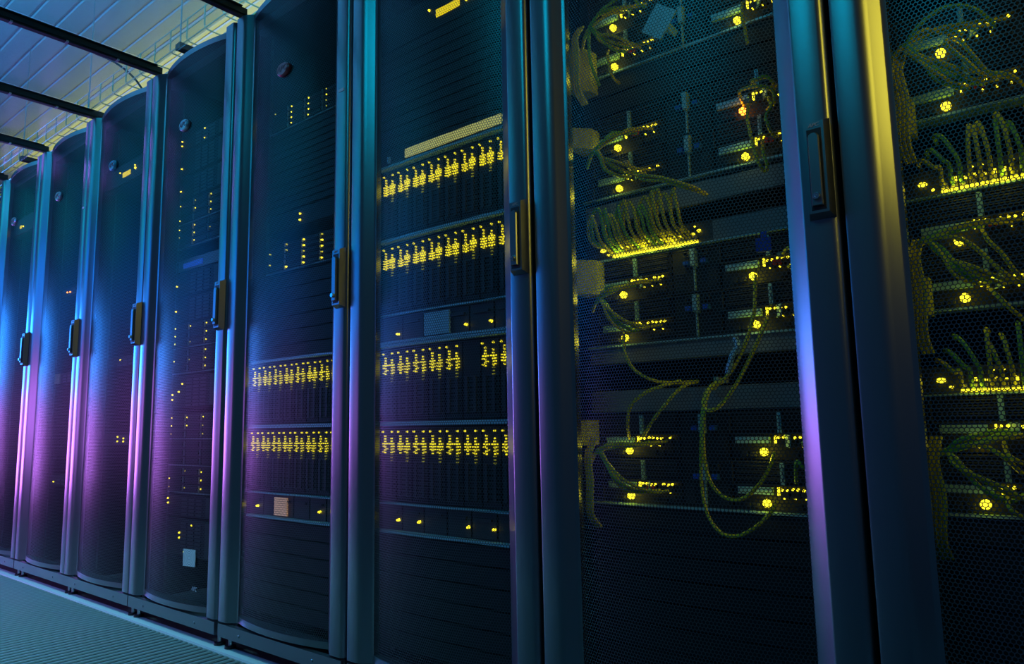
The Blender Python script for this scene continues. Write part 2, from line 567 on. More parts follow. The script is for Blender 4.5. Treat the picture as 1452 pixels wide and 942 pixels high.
lock_me = MB().disc(0.568, 0.986, 0.0062, 0.0062, -0.023, -0.0305, 16, 0.8).disc(0.568, 0.986, 0.0022, 0.0022, -0.030, -0.0312, 8, 0.8).mesh('lock', M['chrome'], 40)
badge_me = MB().disc(0.297, 1.706, 0.031, 0.021, -0.008, -0.0185, 28, 0.86).mesh('badge', M['badge'], 40)
badge_red_refl_me = badge_me.copy()
badge_red_refl_me.materials[0] = mat('badge_red_reflection', (0.42, 0.10, 0.11), 0.3, 0.6)  # red reflection painted into the silver badge's colour
badge_teal_refl_me = badge_me.copy()
badge_teal_refl_me.materials[0] = mat('badge_teal_reflection', (0.10, 0.48, 0.55), 0.3, 0.6)  # teal light on this badge painted into its colour
let_badge = text_mesh('APC', 0.026, 0.0006)
let_badge.materials.clear()
let_badge.materials.append(M['ink'])
let_handle = text_mesh('APC', 0.0085, 0.0003)
let_handle.materials.clear()
let_handle.materials.append(M['grey_ink'])

fb = MB()
for px in (0.006, RW - 0.036):
    for py in (0.045, 0.95):
        fb.box(px, px + 0.03, py, py + 0.04, 0.035, 1.985)
fb.box(0.006, RW - 0.006, 0.045, 0.085, 1.945, 1.985)
frame_me = fb.mesh('frame', M['frame'])
base_me = MB().frustum(0.003, RW - 0.003, 0.038, 0.0775, 0.012, -0.001, 0.0015, 0.0015).disc(0.12, 0.056, 0.004, 0.004, 0.0, -0.003, 8).disc(0.47, 0.056, 0.004, 0.004, 0.0, -0.003, 8).mesh('base_rail', M['powder'])
side_me = MB().box(0, 0.002, 0.05, 1.0, 0.05, 1.987).mesh('side_panel', M['frame'])
top_me = MB().box(0.004, RW - 0.004, 0.04, 1.0, 1.986, 1.989).mesh('top_panel', M['frame'])
back_me = MB().box(0.004, RW - 0.004, 0.996, 1.0, 0.05, 1.989).mesh('back_panel', M['dark'])
mr = MB().box(0, 0.018, 0.0, 0.004, 0.09, 1.94).box(0.0, 0.003, 0.0, 0.05, 0.09, 1.94)
for i in range(40):
    mr.box(0.006, 0.013, -0.001, 0.001, 0.11 + i * 0.046, 0.118 + i * 0.046, 1)
rail_me = mr.mesh('mounting_rail', [M['frame'], M['dark']])
foot_me = MB().cyl(0, 0, 0.002, 0.010, 0.017, 0.016, 12).cyl(0, 0, 0.010, 0.05, 0.0065, 0.0065, 8, 1).mesh('leveling_foot', [M['dark'], M['steel']])

RLAB = dict(
    A='black mesh door rack nearest the camera, cut off by the right frame edge',
    B='black mesh door rack with tangled yellow cables and round glowing lights',
    C='black mesh door rack with four bright rows of yellow blade lights',
    D='black mesh door rack with red lit badge and orange square display',
    E='black mesh door rack with white square label low on its door',
    F='black mesh door rack with teal lit badge and small yellow display beside it',
    G='black mesh door rack with a tan square panel, near the far end',
    H='farthest black mesh door rack, cut by the left frame edge')
RACK = {}
for r, ox in ORG.items():
    R = thing('server_rack', RLAB[r], 'server rack', (ox, 0, 0), 'row of black server racks')
    RACK[r] = R
    obj('frame', frame_me, R)
    obj('base_rail', base_me, R)
    obj('side_panel', side_me, R, (0.002, 0, 0))
    obj('side_panel', side_me, R, (RW - 0.004, 0, 0))
    obj('top_panel', top_me, R)
    obj('back_panel', back_me, R)
    ry = 0.131 if r in 'AB' else 0.10
    obj('mounting_rail', rail_me, R, (0.046, ry, 0))
    o = obj('mounting_rail', rail_me, R, (RW - 0.046, ry, 0))
    o.scale.x = -1
    for px in (0.024, RW - 0.024):
        obj('leveling_foot', foot_me, R, (px, 0.030, 0))
        obj('leveling_foot', foot_me, R, (px, 0.96, 0))
    d = obj('door', door_me, R)
    obj('perforated_panel', pm, d)
    obj('handle', hm, d)
    obj('lever_slot', slot_me, d)
    obj('handle_lever', lever_me, d)
    obj('lock', lock_me, d)
    obj('handle_lettering', let_handle, d, (0.568, -0.0176, 1.1035))
    bd = obj('badge', {'D': badge_red_refl_me, 'F': badge_teal_refl_me}.get(r, badge_me), d)
    obj('badge_lettering', let_badge, d, (0.297, -0.0187, 1.706))
    if r == 'D':
        o = obj('white_sticker', MB().box(-0.011, 0.011, -0.001, 0.0005, -0.004, 0.004).mesh('white_sticker', M['white']), d, (0.560, -0.0005, 1.561))
        o['label'] = 'small white sticker on the right door stile'
    if r == 'G':
        obj('white_sticker', bpy.data.meshes['white_sticker'], d, (0.562, -0.0005, 1.60))['label'] = 'small white sticker on the right door stile'
    if r == 'E':
        o = obj('square_label', MB().box(-0.030, 0.030, -0.0012, 0.0012, -0.026, 0.026).mesh('square_label', M['ring']), d, (0.425, float(bow(0.425)) - 0.003, 0.245))
        o.rotation_euler.z = math.atan2(float(bow(0.44) - bow(0.41)), 0.03)
        o['label'] = 'white square label printed with a fine ringed oval'
        obj('door_lettering', let_handle, d, (0.45, float(bow(0.45)) - 0.002, 0.152)).scale = (2.2, 1, 2.2)

# cable ducts at the left of the two cabled racks
for r, zs in (('B', ((1.355, 1.45), (1.225, 1.27), (0.91, 0.982), (0.60, 0.65))), ('A', ((0.80, 0.86), (1.09, 1.15)))):
    for a, c in zs:
        xr = 0.090 if a > 0.7 else 0.064
        obj('duct_cover', MB().prism([(0.050, 0.050), (xr, 0.095), (xr, 0.125), (0.048, 0.125)], a, c).mesh('duct_cover', M['duct']), RACK[r])

# ------------------------------------------------------------------ cabled four-node chassis (racks A and B)
YF = 0.128                                                    # front plane of their equipment
NH = 0.089
vent = MB()
for i in range(8):
    vent.box(0.006, 0.164, -0.001, 0.004, 0.0555 + i * 0.004, 0.0573 + i * 0.004)
vent_me = vent.mesh('vent_grille', M['case'])
nb = MB()
nb.box(0.0, 0.170, 0.004, 0.30, 0.002, 0.087)
nb.box(0.0, 0.172, -0.004, 0.004, 0.0465, 0.0485, 1)
nb.box(0.0, 0.172, -0.003, 0.004, 0.0865, 0.0885, 1)
nb.box(-0.001, 0.0015, -0.003, 0.004, 0.0485, 0.0865, 1)
node_me = nb.mesh('server_node', [M['dark'], M['case']])
bracket_me = MB().box(0.088, 0.0955, -0.006, 0.004, 0.049, 0.0865).box(0.0905, 0.093, -0.008, -0.006, 0.055, 0.080).mesh('bracket', M['bluemetal'])
card_me = MB().box(0.010, 0.072, -0.004, 0.004, 0.031, 0.0435).box(0.013, 0.069, -0.005, -0.004, 0.036, 0.0385).mesh('card_plate', M['bluemetal'])
port_me = MB().box(0.0, 0.014, -0.004, 0.004, 0.026, 0.040, 1).box(0.002, 0.012, -0.0045, -0.003, 0.028, 0.037, 0).mesh('network_port', [M['dark'], M['case']])
conn_me = MB().box(0.0, 0.011, -0.003, 0.004, 0, 0.008, 1).box(0.002, 0.009, -0.0036, -0.002, 0.002, 0.006, 0).mesh('connector', [M['dark'], M['case']])
pl_me = MB().disc(0.060, 0.0155, 0.0072, 0.0072, 0.004, -0.007, 14, 0.6).mesh('power_light', M['yel'], 50)
po_me = MB().disc(0.060, 0.0155, 0.0072, 0.0072, 0.004, -0.007, 14, 0.6).mesh('power_light', M['orange'], 50)
plm = []
for v in range(3):
    b = MB()
    rr = random.Random(v + 3)
    for i in range(4):
        a = 0.086 + i * 0.0185
        for dx in (0.001, 0.0095):
            if rr.random() < 0.85:
                b.disc(a + dx + 0.0018, 0.0405 + rr.uniform(-.001, .001), 0.0023, 0.0026, 0.0, -0.006, 8, 0.7)
        if rr.random() < 0.6:
            b.disc(a + 0.006, 0.0255, 0.0014, 0.0014, 0.0, -0.006, 6, 0.7)
    b.box(0.0815, 0.0840, -0.006, 0.0, 0.030, 0.044)
    plm.append(b.mesh('port_lights', M['yel']))
redplug_me = MB().box(0.100, 0.106, -0.010, 0.0, 0.030, 0.038).box(0.109, 0.115, -0.009, 0.0, 0.029, 0.036).mesh('red_latch', M['red'])
fin_me = MB().prism([(0.0975, 0.0), (0.112, -0.018), (0.1135, -0.017), (0.0995, 0.002)], 0.024, 0.046).mesh('card_ejector', M['bluemetal'])
psu_me = MB().box(0, 0.096, 0.002, 0.30, 0.001, 0.088).box(0.001, 0.095, -0.001, 0.002, 0.086, 0.088, 1).box(0.046, 0.0485, -0.004, 0.002, 0.004, 0.05, 2)
for i in range(6):
    psu_me.box(0.006, 0.024, 0.0, 0.003, 0.01 + i * 0.006, 0.0125 + i * 0.006, 1).box(0.072, 0.090, 0.0, 0.003, 0.01 + i * 0.006, 0.0125 + i * 0.006, 1)
psu_me = psu_me.mesh('power_supply', [M['dark'], M['case'], M['bluemetal']])
latch_me = MB().frustum(0.0425, 0.0535, 0.050, 0.087, 0.002, -0.012, 0.001, 0.002).mesh('latch_handle', M['bluemetal'])
tab_me = MB().frustum(0.0, 0.0125, 0.0, 0.0105, 0.002, -0.010, 0.001, 0.001).mesh('release_tab', M['blue'])
ring_me = MB().box(0, 0.0125, -0.004, 0.002, 0, 0.002).box(0, 0.0125, -0.004, 0.002, 0.0085, 0.0105).box(0, 0.002, -0.004, 0.002, 0.002, 0.0085).box(0.0105, 0.0125, -0.004, 0.002, 0.002, 0.0085).mesh('cord_ring', M['case'])
case_me = MB().box(0.064, 0.518, 0.30, 0.72, 0.0, 0.18).box(0.045, 0.547, -0.008, 0.03, -0.0025, 0.0015, 1).box(0.066, 0.0685, 0.0, 0.30, 0.0, 0.18).box(0.5155, 0.518, 0.0, 0.30, 0.0, 0.18).mesh('chassis_shell', [M['case'], M['bluemetal']])
CH_LAB = {
    ('B', 0): 'four node server chassis at the top edge with a loose silver plate hanging in front',
    ('B', 1): 'four node server chassis with one orange glowing light at its right',
    ('B', 2): 'four node server chassis directly under the switch with looped cables',
    ('B', 3): 'lowest four node server chassis with two wide yellow cable loops at right',
    ('A', 0): 'four node server chassis high at the right frame edge with one arched cable',
    ('A', 1): 'four node server chassis between the two switches at the right frame edge',
    ('A', 2): 'lowest four node server chassis at the right frame edge'}
CH = {'B': (1.393, 1.120, 0.8015, 0.4825), 'A': (1.1195, 0.8095, 0.4985)}
NODEX = (0.072, 0.345)
for r in 'BA':
    for i, zb in enumerate(CH[r]):
        ch = thing('server_chassis', CH_LAB[(r, i)], 'server', (ORG[r], YF, zb), 'four node server chassis')
        obj('chassis_shell', case_me, ch)
        for row in range(2):
            for c in range(2):
                nd = obj('server_node', node_me, ch, (NODEX[c], 0, row * 0.0895 + 0.0005))
                obj('vent_grille', vent_me, nd)
                obj('bracket', bracket_me, nd)
                obj('card_plate', card_me, nd)
                for q_ in range(4):
                    obj('network_port', port_me, nd, (0.086 + q_ * 0.0185, 0, 0))
                for cx_, cz_ in ((0.110, 0.008), (0.128, 0.008), (0.146, 0.010), (0.02, 0.008), (0.036, 0.008)):
                    obj('connector', conn_me, nd, (cx_, 0, cz_))
                isor = (r == 'B' and i == 1 and row == 1 and c == 1)
                o = obj('power_light', po_me if isor else pl_me, nd)
                if isor:
                    o['label'] = 'orange glowing power light'
                obj('port_lights', plm[(i + row + c) % 3], nd)
                if (i + row + c) % 2:
                    obj('card_ejector', fin_me, nd)
                if (i * 2 + row + c) % 3 == 0:
                    obj('red_latch', redplug_me, nd)
            ps = obj('power_supply', psu_me, ch, (0.245, 0, row * 0.0895))
            obj('latch_handle', latch_me, ps)
            for tx in (0.026, 0.0625):
                obj('release_tab', tab_me, ps, (tx, 0, 0.054))
                obj('cord_ring', ring_me, ps, (tx, 0, 0.072))


# ------------------------------------------------------------------ panels
def blank(r, z, h, label, y=YF, m='dark', group=None, slits=True):
    t = thing('blanking_panel', label, 'panel', (ORG[r], y, z), group)
    b = MB().frustum(0.047, 0.545, 0.001, h - 0.001, 0.006, -0.002, 0.001, 0.0015)
    obj('face_plate', b.mesh('face_plate', M[m]), t)
    b = MB()
    for xx in (0.053, 0.539):
        for zz in ((h * 0.28, h * 0.72) if h > 0.03 else (h * 0.5,)):
            b.disc(xx, zz, 0.0032, 0.0032, -0.001, -0.004, 8)
    obj('screw_heads', b.mesh('screw_heads', M['case']), t)
    return t


for k, (z, h, lab) in enumerate(((0.712 + 0.052, 0.0375, 'pale grey filler panel above the open slot with the cable loops'), (0.664, 0.047, 'pale grey filler panel below the open slot, above the lowest chassis'),
                                 (1.064, 0.046, 'pale grey filler panel above the switch with looped cables'))):
    blank('B', z, h, lab, m='panel', group='grey filler panels in the cabled rack')
for k in range(2):
    blank('B', 1.302 + k * 0.045, 0.0445, 'black blanking panel between the two upper chassis, %s of the pair' % ['lower', 'upper'][k], group='black blanking panels between the upper chassis')
for k in range(9):
    blank('B', 0.4825 - 0.0445 * (k + 1) - 0.003, 0.0445, '%s black blanking panel counted down from the lowest cabled chassis' % ORD[k], group='black blanking panels under the cabled chassis')
for k in range(9):
    blank('A', 0.4985 - 0.0445 * (k + 1) - 0.003, 0.0445, '%s black blanking panel down from the lowest chassis at the right frame edge' % ORD[k], group='black blanking panels in the nearest rack')

# ------------------------------------------------------------------ switches
sw_shell = MB().box(0.062, 0.528, 0.004, 0.36, 0.0, 0.043).box(0.045, 0.547, -0.004, 0.006, 0.0, 0.0435).box(0.062, 0.528, -0.012, 0.002, -0.002, 0.001, 1).mesh('switch_shell', [M['case'], M['bluemetal']])
NP = 15
pb = MB()
for i in range(NP):
    a = 0.116 + i * 0.0128
    pb.box(a, a + 0.0105, -0.008, -0.003, 0.006, 0.017, 1).box(a + 0.0015, a + 0.009, -0.0088, -0.006, 0.0075, 0.015, 0)
    pb.box(a, a + 0.0105, -0.008, -0.003, 0.022, 0.034, 1).box(a + 0.0015, a + 0.009, -0.0088, -0.006, 0.0235, 0.032, 0)
portb_me = pb.mesh('port_row', [M['dark'], M['case']])
lb = MB()
rr = random.Random(5)
for i in range(NP):
    a = 0.116 + i * 0.0128
    lb.box(a, a + 0.0045, -0.0115, -0.004, 0.0035, 0.0075).box(a + 0.006, a + 0.0105, -0.0115, -0.004, 0.0035, 0.0075)
    for q in range(2):
        if rr.random() < 0.75:
            lb.box(a + q * 0.006, a + q * 0.006 + 0.003, -0.0115, -0.004, 0.0185 + rr.uniform(-.002, .004), 0.0215 + rr.uniform(0, .003))
    if rr.random() < 0.5:
        lb.disc(a + 0.005, 0.035, 0.0018, 0.0018, -0.004, -0.010, 6)
lb.disc(0.0905, 0.0225, 0.0065, 0.004, -0.004, -0.010, 10).disc(0.1035, 0.0115, 0.003, 0.002, -0.004, -0.009, 8).disc(0.3075, 0.026, 0.004, 0.003, -0.004, -0.010, 8)
swl_me = lb.mesh('port_lights', M['yel'])
plate_me = MB().frustum(0.335, 0.52, 0.002, 0.041, -0.003, -0.007, 0.001, 0.001).mesh('cover_plate', M['panel'])
SW = {'B0': ('B', 0.984, 'yellow lit network switch under a spring like row of looped cables'),
      'A0': ('A', 0.991, 'upper yellow lit network switch at the right frame edge with upright cables'),
      'A1': ('A', 0.678, 'lower yellow lit network switch at the right frame edge with upright cables')}
for k, (r, z, lab) in SW.items():
    t = thing('network_switch', lab, 'network switch', (ORG[r], YF, z), 'yellow lit network switches')
    obj('switch_shell', sw_shell, t)
    obj('port_row', portb_me, t)
    obj('port_lights', swl_me, t)
    obj('cover_plate', plate_me, t)


# ------------------------------------------------------------------ cables
def cable(r, pts, label, group=None, m='cable', rad=0.0026, plug=None, name='patch_cable'):
    base = Vector((ORG[r] + pts[0][0], pts[0][1], pts[0][2]))
    P = [(p[0] - pts[0][0], p[1] - pts[0][1], p[2] - pts[0][2]) for p in pts]
    if plug is None:
        return thing(name, label, 'cable', base, group, MB().tube(P, rad, 6, 5).mesh(name, M[m]))
    t = thing(name, label, 'cable', base, group)
    obj('jacket', MB().tube(P, rad, 6, 5).mesh('jacket', M[m], 60), t)
    a = P[plug]
    obj('plug', MB().box(a[0] - 0.0045, a[0] + 0.0045, a[1] - 0.010, a[1] + 0.004, a[2] - 0.004, a[2] + 0.004).mesh('plug', M['clear_plug']), t)
    return t


# spring-like loops over the switch
NL = 15
for i in range(NL):
    a = 0.121 + i * 0.0128
    top = 1.062 + 0.012 * math.sin(i * 1.3) + i * 0.0008
    if i >= NL - 3:
        top += 0.012
    wd = 0.030 + 0.008 * math.sin(i * 2.1)
    ln = -0.010 + 0.004 * math.sin(i)
    pts = [(a, 0.117, 0.994), (a - 0.002, 0.100, 0.998), (a - 0.006 + ln * .5, 0.080, 1.018), (a - 0.004 + ln, 0.072, 1.042), (a - 0.010 + ln, 0.072, top),
           (a - wd * 0.55 + ln, 0.075, top + 0.010), (a - wd + ln, 0.082, top - 0.006), (a - wd - 0.004 + ln, 0.088, 1.035), (a - wd + 0.004 + ln, 0.096, 1.015), (a - wd + 0.014 + ln * .5, 0.117, 1.010)]
    cable('B', pts, '%s looped yellow cable from the left above the switch' % ORD[i], 'looped cables above the switch', 'cable_green' if i in (1, 2, 5, 8, 9) else 'cable', 0.0034, 0)
# upright cables of the two switches at the right
for k, z0, hgt in (('upper', 0.991, 0.095), ('lower', 0.678, 0.090)):
    rr = random.Random(11 if k == 'upper' else 12)
    for i in range(15):
        a = 0.121 + i * 0.0128
        ph = hgt * (0.75 + 0.35 * rr.random()) if i > 1 else hgt * (0.55 + 0.15 * i)
        ln = -0.020 if i < 3 else rr.uniform(-0.010, 0.004)
        pts = [(a, 0.118, z0 + 0.011), (a - 0.001, 0.098, z0 + 0.014), (a, 0.084, z0 + 0.034), (a + ln * 0.35, 0.080, z0 + ph * 0.65), (a + ln, 0.086, z0 + ph * 0.95), (a + ln * 1.5 - 0.002, 0.110, z0 + ph * 1.08), (a + ln * 1.6 - 0.003, 0.150, z0 + ph * 1.06)]
        cable('A', pts, '%s upright cable from the left, %s switch, right frame edge' % (ORD[i], k), 'upright cables at the %s right switch' % k, 'cable_green' if i in (1, 2, 6, 8) else 'cable', 0.0034, 0)

# bundles from the left duct into the left-hand nodes
ANCH = {('B', 0): (0.114, 1.472), ('B', 1): (0.116, 1.203), ('B', 2): (0.118, 0.893), ('B', 3): (0.104, 0.590), ('A', 0): (0.093, 1.222), ('A', 1): (0.098, 0.910), ('A', 2): (0.098, 0.595)}
NAMES = {('B', 0): 'topmost chassis', ('B', 1): 'orange lit chassis', ('B', 2): 'chassis under looped cables', ('B', 3): 'chassis above plain panels',
         ('A', 0): 'top chassis, right frame edge', ('A', 1): 'middle chassis, right frame edge', ('A', 2): 'lowest chassis, right frame edge'}
for (r, i), (ax, az) in ANCH.items():
    zb = CH[r][i]
    for row in range(2):
        rr = random.Random(i * 7 + row + (50 if r == 'A' else 0))
        up_ = 'upper' if row else 'lower'
        ncab = 5
        for c in range(ncab):
            px = NODEX[0] + 0.093 + (c % 4) * 0.0185 + rr.uniform(-.002, .002)
            pz = zb + row * 0.0895 + 0.033 + rr.uniform(-.003, .003)
            j = lambda s: rr.uniform(-s, s)
            if row:
                mid = [(ax + (px - ax) * 0.35 + j(.004), 0.060 + j(.008), az + (pz - az) * 0.30 + j(.006) + 0.004), (ax + (px - ax) * 0.72, 0.078 + j(.006), az + (pz - az) * 0.72 + j(.004))]
            else:
                mid = [(ax + 0.014 + j(.006), 0.058 + j(.008), az - (az - pz) * 0.28 + j(.005)), (ax + (px - ax) * 0.48, 0.062 + j(.008), pz + (az - pz) * 0.22 + j(.006)), (ax + (px - ax) * 0.82, 0.088, pz + j(.005) - 0.004)]
            pts = [(ax - 0.035, 0.085, az - 0.018 + j(.006)), (ax - 0.012, 0.066, az - 0.004 + j(.003)), (ax + j(.002), 0.060, az + j(.004))] + mid + [(px, 0.119, pz)]
            cable(r, pts, 'patch cable bundled into the %s left node of the %s' % (up_, NAMES[(r, i)]), 'cable bundle, %s left node, %s' % (up_, NAMES[(r, i)]),
                  'cable_green' if c in (0, 1) else 'cable', 0.0029)

LONG = [
    ('B', 'long yellow cable hanging from the upper right light of the third chassis', [(0.415, 0.11, 0.903), (0.429, 0.07, 0.878), (0.426, 0.06, 0.821), (0.402, 0.06, 0.762), (0.373, 0.07, 0.727), (0.345, 0.09, 0.713), (0.321, 0.12, 0.703)]),
    ('B', 'yellow cable curling from the third chassis lower right node into the open slot', [(0.433, 0.11, 0.828), (0.441, 0.07, 0.806), (0.416, 0.055, 0.748), (0.387, 0.05, 0.699), (0.36, 0.05, 0.67), (0.34, 0.05, 0.663), (0.326, 0.06, 0.673), (0.322, 0.08, 0.695), (0.33, 0.1, 0.712), (0.347, 0.12, 0.72)]),
    ('B', 'yellow cable forming the smaller inner loop at the lowest chassis', [(0.335, 0.11, 0.721), (0.331, 0.07, 0.692), (0.327, 0.055, 0.641), (0.325, 0.055, 0.579), (0.335, 0.055, 0.537), (0.359, 0.055, 0.513), (0.389, 0.055, 0.512), (0.416, 0.06, 0.534), (0.433, 0.07, 0.563), (0.433, 0.1, 0.587)]),
    ('B', 'yellow cable forming the largest lowest loop below the lowest chassis', [(0.346, 0.12, 0.718), (0.33, 0.08, 0.702), (0.322, 0.065, 0.666), (0.317, 0.06, 0.591), (0.315, 0.06, 0.53), (0.326, 0.055, 0.482), (0.35, 0.05, 0.454), (0.379, 0.05, 0.45), (0.41, 0.055, 0.467), (0.43, 0.07, 0.489), (0.433, 0.1, 0.505)]),
    ('B', 'yellow cable sagging across the filler panel into the left of the open slot', [(0.141, 0.11, 0.829), (0.162, 0.07, 0.802), (0.172, 0.06, 0.773), (0.19, 0.06, 0.744), (0.221, 0.07, 0.724), (0.25, 0.1, 0.718), (0.275, 0.14, 0.721)]),
    ('B', 'thin yellow cable arching from the lowest chassis left node to the open slot', [(0.143, 0.11, 0.613), (0.164, 0.07, 0.644), (0.179, 0.06, 0.677), (0.211, 0.06, 0.7), (0.243, 0.07, 0.712), (0.265, 0.1, 0.721)]),
    ('B', 'straight slanting yellow cable from the lowest chassis up to the open slot', [(0.176, 0.11, 0.618), (0.217, 0.07, 0.645), (0.246, 0.06, 0.671), (0.271, 0.07, 0.7), (0.283, 0.09, 0.713), (0.286, 0.13, 0.72)]),
    ('B', 'yellow cable running right from the second chassis above the looped cables, upper of two', [(0.164, 0.11, 1.178), (0.21, 0.07, 1.133), (0.26, 0.06, 1.113), (0.303, 0.06, 1.091), (0.326, 0.07, 1.079), (0.334, 0.1, 1.074)]),
    ('B', 'yellow cable running right from the second chassis above the looped cables, lower of two', [(0.172, 0.11, 1.167), (0.217, 0.07, 1.121), (0.265, 0.065, 1.105), (0.305, 0.065, 1.084), (0.326, 0.08, 1.075), (0.338, 0.1, 1.069)]),
    ('B', 'amber cable arching over the orange light at the second chassis', [(0.411, 0.12, 1.232), (0.418, 0.08, 1.240), (0.431, 0.07, 1.240), (0.46, 0.06, 1.232), (0.481, 0.07, 1.222), (0.48, 0.08, 1.203), (0.46, 0.1, 1.203)]),
    ('B', 'yellow cable dropping from the orange light into a hanging loop', [(0.424, 0.11, 1.231), (0.434, 0.07, 1.187), (0.44, 0.06, 1.156), (0.445, 0.06, 1.128), (0.452, 0.06, 1.094), (0.458, 0.07, 1.078), (0.464, 0.07, 1.087), (0.456, 0.075, 1.115), (0.448, 0.1, 1.148)]),
    ('B', 'thick yellow cable twisting down right of the orange light', [(0.464, 0.1, 1.222), (0.477, 0.07, 1.192), (0.47, 0.06, 1.173), (0.474, 0.06, 1.153), (0.475, 0.08, 1.143), (0.468, 0.12, 1.156)]),
    ('B', 'small upper arc of yellow cable above the orange light', [(0.439, 0.11, 1.258), (0.445, 0.07, 1.250), (0.458, 0.06, 1.245), (0.474, 0.06, 1.245), (0.485, 0.07, 1.233), (0.472, 0.11, 1.239)]),
    ('B', 'short yellow cable hanging straight down at the top right of the cabled rack', [(0.423, 0.11, 1.428), (0.44, 0.06, 1.37), (0.444, 0.06, 1.341), (0.446, 0.06, 1.317)]),
    ('B', 'round yellow cable loop right of the dangling blue tag', [(0.465, 0.11, 0.934), (0.49, 0.07, 0.935), (0.504, 0.06, 0.921), (0.503, 0.06, 0.897), (0.479, 0.1, 0.909)]),
    ('B', 'yellow green cable joining the two right nodes of the lowest chassis', [(0.479, 0.11, 0.605), (0.498, 0.07, 0.587), (0.496, 0.06, 0.565), (0.483, 0.06, 0.576), (0.467, 0.1, 0.538)]),
    ('B', 'green cable falling from the top left bundle past the blanking panels', [(0.114, 0.06, 1.472), (0.118, 0.05, 1.437), (0.12, 0.05, 1.397), (0.129, 0.05, 1.363), (0.128, 0.07, 1.345)]),
    ('B', 'green cable arching over the top left node at the top frame edge', [(0.114, 0.06, 1.472), (0.146, 0.05, 1.493), (0.181, 0.05, 1.504), (0.208, 0.06, 1.515), (0.221, 0.08, 1.497), (0.216, 0.12, 1.51)]),
    ('B', 'thin cable dropping under the lower left light of the topmost chassis', [(0.129, 0.11, 1.439), (0.150, 0.07, 1.405), (0.158, 0.06, 1.38), (0.165, 0.06, 1.35), (0.158, 0.1, 1.352)]),
    ('A', 'thin green cable in a wide arch at the top right of the picture', [(0.093, 0.06, 1.22), (0.113, 0.05, 1.241), (0.143, 0.05, 1.258), (0.17, 0.05, 1.255), (0.191, 0.06, 1.244), (0.204, 0.09, 1.235), (0.206, 0.12, 1.238)]),
    ('A', 'yellow cable falling from the top right node to the node below, left of a pair', [(0.152, 0.12, 1.239), (0.147, 0.06, 1.209), (0.159, 0.06, 1.188), (0.175, 0.06, 1.165), (0.186, 0.07, 1.149), (0.191, 0.12, 1.163)]),
    ('A', 'yellow cable falling from the top right node to the frame edge, right of a pair', [(0.154, 0.12, 1.238), (0.169, 0.06, 1.199), (0.184, 0.06, 1.168), (0.197, 0.07, 1.148), (0.219, 0.07, 1.137), (0.241, 0.1, 1.12)]),
    ('A', 'yellow cable sweeping from the duct across the middle right chassis', [(0.098, 0.06, 0.91), (0.128, 0.05, 0.908), (0.152, 0.06, 0.895), (0.175, 0.06, 0.865), (0.193, 0.07, 0.842), (0.203, 0.1, 0.836)]),
    ('A', 'yellow cable slanting down from the upper light of the middle right chassis', [(0.163, 0.12, 0.93), (0.174, 0.06, 0.897), (0.189, 0.06, 0.874), (0.202, 0.07, 0.847), (0.211, 0.1, 0.835)]),
    ('A', 'yellow cable slanting down over the lower right switch cables', [(0.164, 0.12, 0.836), (0.179, 0.06, 0.814), (0.194, 0.06, 0.792), (0.207, 0.08, 0.777)]),
    ('A', 'yellow cable sweeping from the duct across the lowest right chassis', [(0.098, 0.06, 0.595), (0.124, 0.05, 0.604), (0.148, 0.06, 0.601), (0.168, 0.06, 0.586), (0.184, 0.08, 0.564)]),
    ('A', 'short yellow cable under the upper light of the lowest right chassis', [(0.162, 0.12, 0.609), (0.172, 0.06, 0.591), (0.183, 0.06, 0.582), (0.192, 0.1, 0.575)]),
    ('A', 'short yellow cable under the lowest light at the right frame edge', [(0.16, 0.12, 0.533), (0.167, 0.06, 0.519), (0.18, 0.07, 0.505)]),
    ('A', 'green cable curving up over the lowest right chassis', [(0.098, 0.06, 0.595), (0.116, 0.05, 0.611), (0.137, 0.06, 0.618), (0.156, 0.09, 0.623), (0.17, 0.12, 0.622)]),
]
for r, lab, pts in LONG:
    cable(r, pts, lab, 'loose patch cables', 'cable_green' if 'green cable' in lab else 'cable', 0.0033, 0 if 'loop' in lab else None)
for r, zs in (('B', (1.41, 0.53)), ('A', (1.13, 0.83, 0.53))):
    for i, z in enumerate(zs):
        for k in range(3):
            x = 0.078 + k * 0.006
            cable(r, [(x, 0.075, z + 0.085), (x - 0.004, 0.055, z + 0.05), (x + 0.002, 0.05, z), (x - 0.003, 0.055, z - 0.06), (x, 0.08, z - 0.09)],
                  'yellow cable down the left duct of the %s rack, %s stretch from the top' % ('widest cabled' if r == 'B' else 'rightmost', ORD[i]), 'duct cables of the %s rack, %s stretch' % ('cabled' if r == 'B' else 'rightmost', ORD[i]), rad=0.003)
